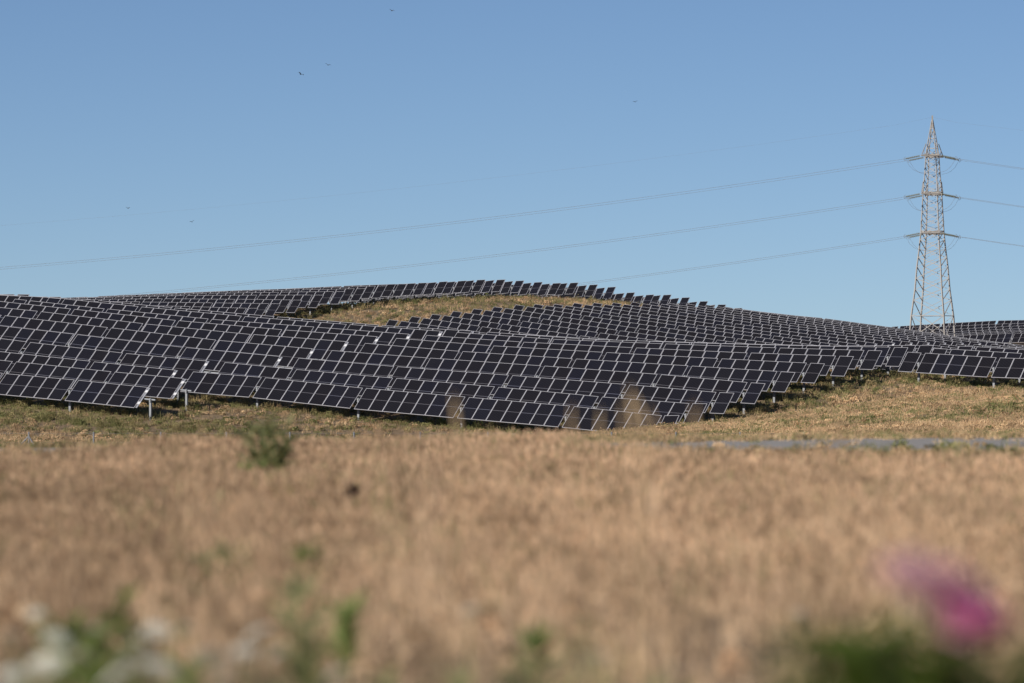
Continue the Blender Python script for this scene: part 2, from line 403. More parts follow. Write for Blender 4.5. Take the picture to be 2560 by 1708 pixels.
def post_mesh():
    # H-section pile, unit height
    return from_data('post', *join([box_data(0.16, 0.014, 1, 0, -0.075, -0.5), box_data(0.16, 0.014, 1, 0, 0.075, -0.5), box_data(0.014, 0.136, 1, 0, 0, -0.5)]), M_STEEL)
POST = post_mesh()
def bearing_mesh():
    V, F = tube_data([(-0.07, 0, 0), (0.07, 0, 0)], 0.13, 10)
    b1 = box_data(0.12, 0.30, 0.05, 0, 0, -0.14); b2 = box_data(0.10, 0.05, 0.26, 0, 0.12, -0.05); b3 = box_data(0.10, 0.05, 0.26, 0, -0.12, -0.05)
    return from_data('bearing', *join([(V, F), b1, b2, b3]), M_STEEL)
BEAR = bearing_mesh()
def strip_mesh():
    parts = [box_data(0.17, MODL * 0.97, 0.02, 0, 0, 0.012), box_data(0.02, MODL * 0.97, 0.05, 0.075, 0, 0.02), box_data(0.02, MODL * 0.97, 0.05, -0.075, 0, 0.02)]
    return from_data('end_rail', *join(parts), M_STRIP)
STRIP = strip_mesh()
PLATE = from_data('white_plate', *box_data(0.21, 0.24, 0.02, 0, 0, 0.062), M_WHITE)

def top_t(k, x):
    """distance along row k (from the foot of the camera's perpendicular) of the point at photo column x, taken at the top edge"""
    u = (x - CX) / FPX; c = ck(k) + TOPC
    d = c / (u * BV.x + CP * BV.y)           # ray parameter (level ray)
    p = Vector((u, CP, 0)) * d
    return p.dot(AV)
def axis_pt(k, t):
    p = BV * ck(k) + AV * t
    return Vector((p.x, p.y, gz(p.x, p.y) + AXH))
BEARING_GAP = 0.30
TRACK_COUNT = [0]
def tracker(k, t0, groups, direction, label, group, pitch=1.15, plates=None, zoff=0.0):
    """groups: modules between posts, laid out from t0 in the given direction (+1 right, -1 left)"""
    TRACK_COUNT[0] += 1
    tilt = TAU + math.radians(rnd.gauss(0, 0.5))
    segs = []; t = t0; posts = []
    for gi, n in enumerate(groups):
        a = t; t += direction * n * pitch
        segs.append((a, t, n))
        if gi < len(groups) - 1:
            posts.append(t + direction * BEARING_GAP / 2); t += direction * BEARING_GAP
    tend = t
    # posts: at gaps, plus one past an end without a single cantilevered module
    first_big, last_big = groups[0] > 2, groups[-1] > 2
    knots = sorted(posts + ([t0 - direction * 0.75] if first_big else [t0]) + ([tend + direction * 0.75] if last_big else [tend]))
    pk = {}
    allposts = list(posts) + ([t0 - direction * 0.75] if first_big else []) + ([tend + direction * 0.75] if last_big else [])
    ak = [axis_pt(k, q) for q in knots]
    for p in ak: p.z += zoff
    def ax(q):
        q = min(max(q, knots[0]), knots[-1])
        for i in range(len(knots) - 1):
            if q <= knots[i + 1] + 1e-6:
                f = (q - knots[i]) / max(1e-6, knots[i + 1] - knots[i]); return ak[i].lerp(ak[i + 1], f)
        return ak[-1].copy()
    base = ax(allposts[0]) if allposts else ax(t0)
    bx, by = base.x, base.y
    root = thing('solar_tracker', label, 'solar tracker', (bx, by, gz(bx, by)), group)
    R = root.location
    jit = 0.0
    for (a, b_, n) in segs:
        jit = math.radians(rnd.gauss(0, 0.35))
        for i in range(n):
            q = a + direction * (i + 0.5) * pitch
            p0, p1 = ax(q - pitch / 2), ax(q + pitch / 2)
            av = (p1 - p0).normalized()
            nv = (Vector((0, 0, 1)) - av * av.z).normalized()
            tl = tilt + jit + math.radians(rnd.gauss(0, 0.12))
            u = BV * math.cos(tl) + nv * math.sin(tl); u = (u - av * u.dot(av)).normalized()
            w = av.cross(u)
            mo = mesh_obj('solar_panel', MOD, root)
            mo.matrix_local = basis(av, u, w, (p0 + p1) / 2 + w * 0.09 - R)
    # torque tube follows the knots
    lo, hi = min(t0, tend), max(t0, tend)
    tp = [ax(q) - R for q in knots]
    ext = 0.40
    d0 = (tp[1] - tp[0]).normalized(); d1 = (tp[-1] - tp[-2]).normalized()
    tp = [tp[0] - d0 * (ext if (first_big if direction > 0 else last_big) else -0.05)] + tp[1:-1] + [tp[-1] + d1 * (ext if (last_big if direction > 0 else first_big) else -0.05)]
    tb = mesh_obj('torque_tube', from_data('torque_tube', *tube_data(tp, 0.07, 8), M_STEEL, smooth=False), root)
    for q in allposts:
        p = ax(q); i = mesh_obj('post', POST, root)
        h = p.z - gz(p.x, p.y) + 0.4
        i.location = p - R + Vector((0, 0, -0.12)); i.scale = (1, 1, h); i.rotation_euler = (0, 0, -TH)
        bb = mesh_obj('bearing', BEAR, root); bb.location = p - R; bb.rotation_euler = (0, 0, -TH)
    if plates:
        s = 1 if plates == 'right' else -1
        q = (hi if s > 0 else lo)
        p0, p1 = ax(q - 0.5), ax(q + 0.5); av = (p1 - p0).normalized(); nv = (Vector((0, 0, 1)) - av * av.z).normalized()
        u = BV * math.cos(tilt) + nv * math.sin(tilt); w = av.cross(u); c = ax(q) + av * s * 0.14 + w * 0.09
        st = mesh_obj('end_rail', STRIP, root); st.matrix_local = basis(av, u, w, c - R)
        for v in (-0.62, 0.66):
            pl = mesh_obj('white_plate', PLATE, st); pl.location = (0, v, 0)
    return tend
ORD = ['first','second','third','fourth','fifth','sixth','seventh','eighth','ninth','tenth','eleventh','twelfth','thirteenth','fourteenth',
       'fifteenth','sixteenth','seventeenth','eighteenth','nineteenth','twentieth','twenty-first','twenty-second','twenty-third','twenty-fourth',
       'twenty-fifth','twenty-sixth','twenty-seventh']
def fit_pitch(L, groups):
    return min(1.19, max(1.142, (abs(L) - BEARING_GAP * (len(groups) - 1)) / sum(groups)))

# near slope, left half: ends marked with bright plates at the break in the rows
GA = 'tracker rows of the near slope, left of the break'
A_END = {0: 369, 1: 459, 2: 438, 3: 517, 4: 700, 5: 781, 6: 866, 7: 943.5, 8: 1022, 9: 1101.5, 10: 1180}
A_PAT = {0: [5, 5, 7], 1: [5, 7, 8], 2: [6, 8, 8], 3: [6, 7, 8]}
LEFT_LIMIT = -130
def n_to_left(k, t0, groups, pitch=1.15):
    """trim a pattern so that it stops a few modules outside the picture"""
    tl = top_t(k, LEFT_LIMIT); room = t0 - tl; out = []
    for n in groups:
        L = n * pitch + BEARING_GAP
        if room <= 0: break
        out.append(n); room -= L
    return out
for k in range(0, 11):
    t0 = top_t(k, A_END[k])
    pat = n_to_left(k, t0, A_PAT.get(k, [7, 8, 8, 6, 1]))
    side = 'with bright plates on its end at the break'
    tend = tracker(k, t0, pat, -1, f'{ORD[k]} solar panel row up from the field, left of the break', GA, 1.15, 'right')
    if k >= 6 and tend > top_t(k, LEFT_LIMIT):
        t1 = tend - 1.5
        p2 = n_to_left(k, t1, [7, 8, 8])
        if p2: tracker(k, t1, p2, -1, f'{ORD[k]} near slope row from the field, short stretch beyond its second break', GA)
# near slope, right half
GB = 'tracker rows of the near slope, right of the break'
B_SE = {2: (487, 1695.5), 3: (563, 1767.6), 4: (746, 1836), 5: (829, 1913.4), 6: (912, 1988.2), 7: (990, 2062), 8: (1066, 2135), 9: (1142, 2206), 10: (1218, 2271), 11: (1296, 2335)}
for k, (xs, xe) in B_SE.items():
    pat = [5, 7, 7, 7, 6, 1] if k < 4 else [7, 8, 8, 6, 1]
    t0, t1 = top_t(k, xs), top_t(k, xe)
    p = fit_pitch(t1 - t0, pat)
    # centre the row between both ends read from the photograph
    L = p * sum(pat) + BEARING_GAP * (len(pat) - 1); t0 += ((t1 - t0) - L) * 0.5
    tracker(k, t0, pat, 1, f'{ORD[k - 2]} solar panel row up from the field, right of the break', GB, p)
# near slope, rows beyond the right ends
GC = 'tracker rows at the dry grass knoll'
for n, (k, xs) in enumerate(((9, 2268), (10, 2334), (11, 2398), (12, 2462))):
    t0 = top_t(k, xs)
    tracker(k, t0, [1, 5, 7, 4], 1, f'{ORD[n]} solar panel row up from the dry grass knoll below the pylon', GC)
# rows that look over the near crest
GL = 'tracker rows peeking over the near crest'
for n, (k, xe) in enumerate(((11, 75), (12, 120), (13, 154))):
    t0 = top_t(k, xe)
    tracker(k, t0, n_to_left(k, t0, [1, 6, 8]), -1, f'solar panel row ending on the near crest, {ORD[n]} of the three behind it', GL)
# middle hump
GM = 'tracker rows of the middle hump'
for i, xs in enumerate(M_TL):
    k = 39 + i; xg = 2128 + 45 * (i - 9)
    pat = [1, 6, 8, 8, 7]
    t0, t1 = top_t(k, xs), top_t(k, xg); p = fit_pitch(t1 - t0, pat)
    te = tracker(k, t0, pat, 1, f'{ORD[i]} solar panel row of the middle hump, counted from the near crest up', GM, p, 'right')
    if i >= 6:
        t2 = te + 1.5; room = top_t(k, 2680) - t2; pat2 = []
        for n in [7, 8, 8, 6, 1]:
            if room <= 0: break
            pat2.append(n); room -= n * 1.15 + BEARING_GAP
        if pat2 and sum(pat2) > 1:
            tracker(k, t2, pat2, 1, f'{ORD[i]} middle hump row from the near crest, stretch beyond its bright end plates', GM)
# back ridge
GF = 'tracker rows of the back ridge'
for j, (xe, ye) in enumerate(F_TR):
    k = 41 + j; t0 = top_t(k, xe)
    full = [1, 6, 8, 8, 7]
    pat = full if j <= 7 else [1, 6, 8]
    pz = axis_pt(k, t0).z
    want = on_plane(xe, ye, ck(k) + TOPC).z - TOPZ
    zo = max(-0.25, min(0.35, want - pz))
    te = tracker(k, t0, pat, -1, f'{ORD[j]} solar panel row of the back ridge, counted away from the near crest', GF, 1.15, None, zo)
    if j <= 5:
        t2 = te - 1.5; room = t2 - top_t(k, 60 if j < 4 else -60); pat2 = []
        for n in [7, 8, 8, 6]:
            if room <= 0: break
            pat2.append(n); room -= n * 1.15 + BEARING_GAP
        if pat2: tracker(k, t2, pat2, -1, f'{ORD[j]} back ridge row from the near crest, stretch beyond its break', GF)
# far slope behind the pylon
GR = 'tracker rows behind the pylon'
for j, k in enumerate(sorted(R_PTS)):
    xs = 2231 if k == 98 else 2262 - 0 * j
    t0 = top_t(k, xs); room = top_t(k, 2680) - t0; pat = []
    for n in [1, 6, 8, 8, 6, 6, 6]:
        if room <= 0: break
        pat.append(n); room -= n * 1.15 + BEARING_GAP
    tracker(k, t0, pat, 1, f'{ORD[j]} row up the far slope of solar panels behind the pylon', GR)

# ------------------------------------------------------------------ lattice pylon
PD = 850.0; PS = px_scale(PD)
pc = at_depth(2331, 800, PD); PBZ = gz(pc.x, pc.y)
def zpx(y): return at_depth(2331, y, PD).z
pyl = thing('lattice_pylon', 'tall steel lattice pylon with three levels of crossarms behind the middle hump', 'pylon', (pc.x, pc.y, PBZ))
prof = [(y, e / 0.9135 / PS) for y, e in ((300, 1.6), (322, 5.4), (346, 10), (371, 14.3), (391, 17), (432, 19.5), (480, 24), (548, 27.7), (578, 29.5), (622, 34), (667, 40), (724, 45), (790, 54.5), (820, 57))]
zs = [zpx(y) - PBZ for y, _ in prof][::-1]; rs_ = [r for _, r in prof][::-1]
ALPHA = math.radians(24)
def tower_r(z):
    if z < zs[0]: return rs_[0] + (zs[0] - z) * (rs_[0] - rs_[1]) / (zs[1] - zs[0])
    return float(np.interp(z, zs, rs_))
def corner(i, z):
    a = ALPHA + i * math.pi / 2; r = tower_r(z)
    return Vector((r * math.cos(a), r * math.sin(a), z))
BAR = from_data('brace', *box_data(1, 1, 1), M_TOWER)
def bar(name, a, b, w, parent=pyl, m=None):
    a, b = Vector(a), Vector(b); d = b - a
    o = mesh_obj(name, BAR, parent)
    q = d.to_track_quat('Z', 'Y')
    o.matrix_local = Matrix.Translation((a + b) / 2) @ q.to_matrix().to_4x4() @ Matrix.Diagonal((w, w, d.length, 1))
    return o
ztop = zpx(300) - PBZ
levels = [0.0]
arm_y = [578, 480, 385]; arm_z = [zpx(y) - PBZ for y in arm_y]
ylev = [880, 850, 790, 751, 724, 696, 667, 644, 622, 600, 578, 563, 548, 531, 514, 497, 480, 466, 449, 432, 418, 404, 391, 371, 346, 322, 305]
levels = [0.0] + [zpx(y) - PBZ for y in ylev if zpx(y) - PBZ > 1.0]
for i in range(4):
    key = [0.0] + [z for z in zs if z > 0.5]
    V_, F_ = [], []
    segs = []
    pts = [corner(i, z) for z in key]
    pts[0].z -= 0.3
    leg = mesh_obj('leg', from_data('leg', *tube_data(pts, [0.145 - 0.085 * (p.z / ztop) for p in pts], 4), M_TOWER), pyl)
for li in range(len(levels) - 1):
    z0, z1 = levels[li], levels[li + 1]; wb = 0.095 if z0 < arm_z[0] else 0.072
    for i in range(4):
        j = (i + 1) % 4
        a_, b_ = (i, j) if (i % 2 or li % 2) else (j, i)
        bar('brace', corner(a_, z0), corner(b_, z1), wb)
        if i % 2 == 0 and z1 < arm_z[2]: bar('brace', corner(b_, z0), corner(a_, z1), wb * 0.6)
    if li in (0, 1, 2) or any(abs(z0 - a) < 0.6 for a in arm_z) or z0 > arm_z[2] - 0.2:
        for i in range(4): bar('brace', corner(i, z0), corner((i + 1) % 4, z0), wb)
cap = mesh_obj('peak_cap', from_data('peak_cap', *join([box_data(0.35, 0.35, 0.5, 0, 0, ztop - 0.9), box_data(0.22, 0.22, 1.1, 0, 0, ztop + 0.1)]), M_TOWER), pyl)
PSI = math.radians(9); LV = Vector((math.cos(PSI), -math.sin(PSI), 0)); NV = Vector((math.sin(PSI), math.cos(PSI), 0))
ARM = 3.3; attach = []
def insulator_mesh():
    pts, rr = [], []
    n = 13; L = 2.0
    for i in range(n):
        x = i / (n - 1) * L
        for dx, r in ((-0.05, 0.05), (-0.02, 0.155), (0.03, 0.155), (0.05, 0.05)):
            pts.append((x + dx, 0, 0)); rr.append(r)
    return from_data('insulator', *tube_data(pts, rr, 8), M_INSUL)
INS = insulator_mesh()
for lv, za in enumerate(arm_z):
    for side in (-1, 1):
        tip = NV * ARM * side + Vector((0, 0, za - 0.35)); hb = 1.35
        e0, e1 = tip - LV * hb, tip + LV * hb
        arm = thing_arm = mesh_obj('crossarm', from_data('crossarm', *tube_data([e0, e1], 0.11, 4), M_TOWER), pyl)
        r = tower_r(za)
        near = sorted([corner(i, za) for i in range(4)], key=lambda c: -c.dot(NV) * side)[:2]
        near.sort(key=lambda c: c.dot(LV))
        upz = 1.5
        up = [c + Vector((0, 0, upz)) for c in near]
        for a_, b_ in ((near[0], e0), (near[1], e1), (up[0], e0), (up[1], e1), (near[0], e1), (near[1], e0)):
            bar('brace', a_, b_, 0.10, pyl)
        for f in (0.45,):
            bar('brace', near[0].lerp(e0, f), near[1].lerp(e1, f), 0.08)
            bar('brace', near[0].lerp(e0, f), up[0].lerp(e0, f), 0.08); bar('brace', near[1].lerp(e1, f), up[1].lerp(e1, f), 0.08)
        for s, e in ((-1, e0), (1, e1)):
            d = (LV * s + Vector((0, 0, -0.20))).normalized()
            st = e + d * 0.35
            o = mesh_obj('insulator', INS, pyl); o.matrix_local = Matrix.Translation(st) @ d.to_track_quat('X', 'Z').to_matrix().to_4x4()
            bar('link', e, st, 0.06)
            en = st + d * 2.1
            attach.append((lv, side, s, pc * 1.0, en))
            horn = mesh_obj('corona_ring', from_data('corona_ring', *tube_data([en + Vector((0, 0, 0.32)), en + LV * s * 0.2 + Vector((0, 0, 0.1)), en + LV * s * 0.2 + Vector((0, 0, -0.15)), en + Vector((0, 0, -0.3))], 0.035, 5), M_STEEL), pyl)
        # jumper loop under the arm
        a_ = [x[4] for x in attach if x[0] == lv and x[1] == side and x[2] == -1][0]; b_ = [x[4] for x in attach if x[0] == lv and x[1] == side and x[2] == 1][0]
        pts = []
        for i in range(13):
            f = i / 12; p = a_.lerp(b_, f); p.z -= 2.1 * (1 - (2 * f - 1) ** 4); pts.append(p)
        mesh_obj('jumper_cable', from_data('jumper_cable', *tube_data(pts, 0.016, 5), M_WIRE), pyl)
pbase = Vector((pc.x, pc.y, PBZ))
LVLN = ['lowest', 'middle', 'topmost']
def wire(label, pts, r):
    o = mesh_obj('power_line', from_data('power_line', *tube_data(pts, r, 5), M_WIRE))
    return tag(o, label, 'power line', 'power lines strung from the pylon')
for (lv, side, s, _, en) in attach:
    w0 = pbase + en; pts = []
    circ = 'camera-side' if side < 0 else 'far-side'
    circ = 'front' if side < 0 else 'rear'
    # start pixel of this wire, then follow its sag as read from the photograph
    r0 = w0 - Vector((0, 0, CAMH)); D0 = r0.y
    x0 = CX + r0.x / r0.y * FPX; y0 = HORIZ - r0.z / r0.y * FPX
    if s < 0:
        for i in range(41):
            u = 2800 * i / 40; x = x0 - u
            y = y0 + 0.1585 * u - 1.70e-5 * u * u
            D = D0 + 95 * u / 2272
            pts.append(at_depth(x, y, D))
    else:
        for i in range(13):
            u = 700 * i / 12; x = x0 + u; y = y0 + 0.150 * u - 2.0e-5 * u * u
            pts.append(at_depth(x, y, D0 - 30 * u / 500))
    pts[0] = w0
    side_w = 'down to the left over the solar panels' if s < 0 else 'from the side of the pylon away from the solar ridge'
    if s < 0: lab = f'{LVLN[lv]} {circ} power line falling from the pylon across the solar ridge'
    else: lab = f'{LVLN[lv]} {circ} power line leaving the pylon away from the solar ridge'
    wire(lab, pts, 0.019 if side < 0 else 0.017)
pk = pbase + Vector((0, 0, ztop + 0.4)); pts = []; pts2 = []
for i in range(31):
    u = 2900 * i / 30; pts.append(at_depth(2331 - u, 299 + 0.150 * u - 1.55e-5 * u * u, PD + 95 * u / 2272))
for i in range(9):
    u = 500 * i / 8; pts2.append(at_depth(2331 + u, 299 + 0.12 * u, PD - 30 * u / 500))
pts[0] = pk; pts2[0] = pk
wire('thin earth wire from the peak of the pylon across the solar ridge', pts, 0.006)
wire('thin earth wire from the peak of the pylon, side away from the solar ridge', pts2, 0.006)

# ------------------------------------------------------------------ wire fence at the foot of the slope
FD = 245.0
fx = [-93, 72, 234, 402, 566, 725, 885, 1051, 1220, 1372, 1529, 1690, 1850, 2010]
fp = []
for x in fx:
    tz = at_depth(x, 1080, FD); fp.append(Vector((tz.x, tz.y, tz.z)))
fb = fp[1]
fence = thing('wire_fence', 'thin wire fence on grey metal posts between dry field and solar panels', 'fence', (fb.x, fb.y, gz(fb.x, fb.y)))
FR = fence.location
for i, p in enumerate(fp):
    zg = gz(p.x, p.y) - 0.15
    mesh_obj('post', from_data('post', *tube_data([(p.x - FR.x, p.y - FR.y, zg - FR.z), (p.x - FR.x, p.y - FR.y, p.z - FR.z)], 0.036, 7), M_STEEL), fence)
c = fp[1]
for dx, dz in ((-0.95, 0), (0.62, 0)):
    a = Vector((c.x, c.y, c.z - 0.18)) - FR; e = a + Vector((dx * 1.35, -0.25, -0.9 * 1.55))
    mesh_obj('brace', from_data('brace', *tube_data([a, e], 0.03, 7), M_STEEL), fence)
for h in (0.06, 0.45, 0.85, 1.25):
    mesh_obj('wire', from_data('wire', *tube_data([p - FR - Vector((0, 0.04, h)) for p in fp], 0.004, 4), M_STEEL), fence)

# ------------------------------------------------------------------ grass (stuff): tufts placed on points
SRC = bpy.data.collections.new('tuft_sources')      # not linked to the scene: only read by the scatter
def tuft_mesh(name, n, h, hv, spread, width, lean, material, heads=0.0, seed=0):
    r = random.Random(seed); V, F = [], []
    for b in range(n):
        a = r.uniform(0, 2 * math.pi); rad = spread * math.sqrt(r.random())
        bx, by = rad * math.cos(a), rad * math.sin(a)
        hh = h * (1 + r.uniform(-hv, hv)); la = r.uniform(0, 2 * math.pi); l = lean * r.random() * hh
        ox, oy = math.cos(la) * l, math.sin(la) * l
        wa = r.uniform(0, math.pi); wx, wy = math.cos(wa) * width / 2, math.sin(wa) * width / 2
        i = len(V)
        V += [(bx - wx, by - wy, -0.03), (bx + wx, by + wy, -0.03),
              (bx + ox * 0.4 - wx * 0.8, by + oy * 0.4 - wy * 0.8, hh * 0.55), (bx + ox * 0.4 + wx * 0.8, by + oy * 0.4 + wy * 0.8, hh * 0.55),
              (bx + ox, by + oy, hh)]
        F += [(i, i + 1, i + 3, i + 2), (i + 2, i + 3, i + 4)]
        if r.random() < heads:      # seed head: two crossed diamonds
            i = len(V); s = h * 0.16; k = width * 2.4
            cx_, cy_, cz_ = bx + ox, by + oy, hh
            for (dx, dy) in ((1, 0), (0, 1)):
                i = len(V)
                V += [(cx_, cy_, cz_ - s * 0.4), (cx_ + dx * k / 2, cy_ + dy * k / 2, cz_ + s * 0.2), (cx_, cy_, cz_ + s), (cx_ - dx * k / 2, cy_ - dy * k / 2, cz_ + s * 0.2)]
                F.append((i, i + 1, i + 2, i + 3))
    me = from_data(name, V, F, material)
    o = bpy.data.objects.new(name, me); SRC_CUR.objects.link(o); return o
def leafy_mesh(name, n, h, spread, leaf, material, seed):
    """bushy weed: small leaf faces spread through a low mound"""
    r = random.Random(seed); V, F = [], []
    for b in range(n):
        a = r.uniform(0, 2 * math.pi); q = r.random() ** 0.5; z = r.random()
        rad = spread * q * (1 - 0.6 * z)
        c = Vector((rad * math.cos(a), rad * math.sin(a), h * z))
        d = Vector((r.gauss(0, 1), r.gauss(0, 1), r.gauss(0.4, 0.8))).normalized(); s = d.orthogonal().normalized()
        L = leaf * r.uniform(0.7, 1.4); i = len(V)
        V += [c - d * L * .5, c + s * L * .28, c + d * L * .5, c - s * L * .28]; F.append((i, i + 1, i + 2, i + 3))
    o = bpy.data.objects.new(name, from_data(name, V, F, material)); SRC_CUR.objects.link(o); return o

def scatter(name, label, cat, pts, scale, tint, val, coll, zs_=None):
    """one 'stuff' object: points carrying scale, turn, tint; geometry nodes put a tuft on each"""
    n = len(pts); me = bpy.data.meshes.new(name); me.vertices.add(n)
    me.vertices.foreach_set('co', np.asarray(pts, np.float32).ravel())
    def att(nm, typ, data):
        a = me.attributes.new(nm, typ, 'POINT')
        a.data.foreach_set('vector' if typ == 'FLOAT_VECTOR' else 'value', np.asarray(data, np.float32 if typ != 'INT' else np.int32).ravel())
    zs_ = scale if zs_ is None else zs_
    att('sc', 'FLOAT_VECTOR', np.stack([scale, scale, zs_], 1))
    att('rot', 'FLOAT_VECTOR', np.stack([nrs.normal(0, .08, n), nrs.normal(0, .08, n), nrs.uniform(0, 6.283, n)], 1))
    att('tint', 'FLOAT', np.clip(tint, 0, 1)); att('val', 'FLOAT', np.clip(val, 0, 1))
    att('pick', 'INT', nrs.randint(0, 1000, n))
    o = mesh_obj(name, me); o['kind'] = 'stuff'; o['label'] = label; o['category'] = cat
    ng = bpy.data.node_groups.new(name + '_scatter', 'GeometryNodeTree')
    ng.interface.new_socket('Geometry', in_out='INPUT', socket_type='NodeSocketGeometry')
    ng.interface.new_socket('Geometry', in_out='OUTPUT', socket_type='NodeSocketGeometry')
    N = ng.nodes; gi = N.new('NodeGroupInput'); go = N.new('NodeGroupOutput')
    ci = N.new('GeometryNodeCollectionInfo'); ci.inputs['Collection'].default_value = coll
    ci.inputs['Separate Children'].default_value = True; ci.inputs['Reset Children'].default_value = True
    iop = N.new('GeometryNodeInstanceOnPoints'); iop.inputs['Pick Instance'].default_value = True
    def na(nm, t):
        q = N.new('GeometryNodeInputNamedAttribute'); q.data_type = t; q.inputs['Name'].default_value = nm
        return q.outputs['Attribute']
    L = ng.links
    L.new(gi.outputs[0], iop.inputs['Points']); L.new(ci.outputs[0], iop.inputs['Instance'])
    L.new(na('pick', 'INT'), iop.inputs['Instance Index']); L.new(na('sc', 'FLOAT_VECTOR'), iop.inputs['Scale'])
    e2r = N.new('FunctionNodeEulerToRotation'); L.new(na('rot', 'FLOAT_VECTOR'), e2r.inputs[0]); L.new(e2r.outputs[0], iop.inputs['Rotation'])
    L.new(iop.outputs[0], go.inputs[0])
    md = o.modifiers.new('scatter', 'NODES'); md.node_group = ng
    return o
# smooth random patches (sum of sines) used for tint and height
_ph = nrs.uniform(0, 6.28, (6, 10)); _dr = nrs.uniform(0, 6.28, (6, 10))
def patch(x, y, size, s=0):
    v = np.zeros_like(x)
    for i in range(6):
        f = 6.283 / (size * (0.5 + 0.28 * i)); v += np.sin((x * math.cos(_dr[i, s]) + y * math.sin(_dr[i, s])) * f + _ph[i, s])
    return v / 6 ** 0.5 / 1.6            # about -1..1

# foreground field
FIELD = bpy.data.collections.new('field_tufts'); SRC_CUR = FIELD
for s in range(6):
    tuft_mesh('straw_tuft', 24, 0.20, 0.4, 0.11, 0.007, 0.7, M_GRASS, 0.5, 100 + s)
for s in range(2):
    tuft_mesh('straw_tuft', 16, 0.15, 0.5, 0.14, 0.009, 1.1, M_GRASS, 0.2, 200 + s)
for s in range(2):
    leafy_mesh('broadleaf_tuft', 34, 0.13, 0.10, 0.06, M_GRASS, 250 + s)
N = 52000
D = 5.5 + (72 - 5.5) * np.sqrt(nrs.random_sample(N * 2)); xx = nrs.uniform(-1, 1, N * 2) * (0.115 * D + 1.6)
edge = 66 + 3.0 * patch(xx, D, 9, 2) - np.clip((xx / D - 0.01) / 0.03, 0, 1) * 16 - np.clip((-xx / D - 0.05) / 0.03, 0, 1) * 12
clump = patch(xx, D, 1.6, 0) + 0.7 * patch(xx, D, 0.6, 3)
keep = (D < edge) & (nrs.random_sample(N * 2) < np.clip(0.62 + 0.35 * clump, 0.12, 1))
keep &= nrs.random_sample(N * 2) < np.clip((D - 12) / 26, 0.16, 1) * np.clip(0.75 + 0.45 * patch(xx, D, 1.1, 9), .15, 1)
xx, D = xx[keep][:N], D[keep][:N]
leftness = np.clip(0.5 - xx / (0.18 * D), 0, 1); nearness = np.clip(1 - (D - 9) / 12, 0, 1)
gr = 0.85 * patch(xx, D, 1.5, 5) + 0.5 * patch(xx, D, 0.5, 6)
tint = np.clip(0.05 + 0.42 * leftness * nearness + (0.12 + 0.55 * leftness * nearness + 0.15 * nearness) * gr, 0, .9)
tint = 0.45 * tint + 0.55 * np.where(nrs.random_sample(len(xx)) < tint, .9, .03)
val = 0.58 + 0.10 * (1 - np.clip(np.abs(xx / D) / 0.07, 0, 1)) + 0.20 * patch(xx, D, 3.5, 1) + 0.34 * patch(xx, D, 0.8, 8) + 0.2 * patch(xx, D, 0.3, 2) + np.where(nrs.random_sample(len(xx)) < .3, -.35, .12) + nrs.normal(0, .2, len(xx)) + 0.14 * np.clip((xx / D) / 0.09, -1, 1)
hs = np.clip(0.62 + 0.33 * np.clip((D - 14) / 14, 0, 1) + 0.22 * patch(xx, D, 5, 7) + nrs.normal(0, .12, len(xx)), .5, 1.25)
tall = (nrs.random_sample(len(xx)) < np.where(D > 16, 0.016, 0.0)) & (D < 36)
hz = np.where(tall, hs * nrs.uniform(1.5, 2.5, len(xx)), hs)
scatter('field_grass', 'tall dry straw grass of the blurred foreground field', 'grass', np.stack([xx, D, ground(xx, D)], 1), hs, tint, val, FIELD, hz)

# far side of the road to the foot of the slope, and the grass between and below the trackers
HILL = bpy.data.collections.new('hill_tufts'); SRC_CUR = HILL
for s in range(6): tuft_mesh('hill_tuft', 26, 0.20, 0.5, 0.34, 0.022, 0.9, M_HILLGRASS, 0.25, 300 + s)
for s in range(3): leafy_mesh('hill_weed', 60, 0.20, 0.36, 0.09, M_HILLGRASS, 400 + s)
def row_phase(x, y):
    c = x * BV.x + y * BV.y; return (c - C0 + PITCHROW / 2) % PITCHROW - PITCHROW / 2, (c - C0) / PITCHROW
P = []
def zone(n, y0, y1, half, pad):
    Y = np.sqrt(nrs.uniform(y0 ** 2, y1 ** 2, n)); X = nrs.uniform(-1, 1, n) * (half * Y + pad); return X, Y
X1, Y1 = zone(15000, 102, 255, 0.096, 3)
Xv, Yv = zone(14000, 66, 101, 0.096, 2); kv = np.abs(Yv - 83 - 0.10 * Xv)
keepv = (nrs.random_sample(len(Xv)) < np.clip((kv - 6.8) / 4.0, 0.02, 1) * (0.6 + 0.5 * patch(Xv, Yv, 3, 6)))
X1 = np.concatenate([X1, Xv[keepv]]); Y1 = np.concatenate([Y1, Yv[keepv]])
X2, Y2 = zone(60000, 255, 455, 0.096, 4)
X3, Y3 = zone(26000, 560, 720, 0.075, 0); 
X = np.concatenate([X1, X2, X3]); Y = np.concatenate([Y1, Y2, Y3])
ph, kk = row_phase(X, Y)
pxx = CX + X / Y * FPX
under = np.exp(-((ph - 0.6) / 1.3) ** 2)          # below the tables, mostly at their back
right_end = np.interp(kk, [2, 11], [1720, 2360]); left_edge = np.where(kk < 1.6, 480, -400)
in_near = (kk > -0.5) & (kk < 12.5) & ((pxx < right_end) | ((kk > 8.4) & (pxx > 2220))) & ~((kk < 1.6) & (pxx > 500))
f_end = np.interp(kk, [41, 66], [650, 1860]); m_st = np.interp(kk, [39, 58], [960, 1900])
in_far = (kk > 38.5) & ((pxx < f_end + 10) | (pxx > m_st))
g1 = 0.6 * patch(X, Y, 22, 4) + 0.5 * patch(X, Y, 7, 5)
near_rows = np.clip(1 - np.abs(kk + 0.6) / 3.0, 0, 1) * (pxx < 1100)      # greener strip before the first rows
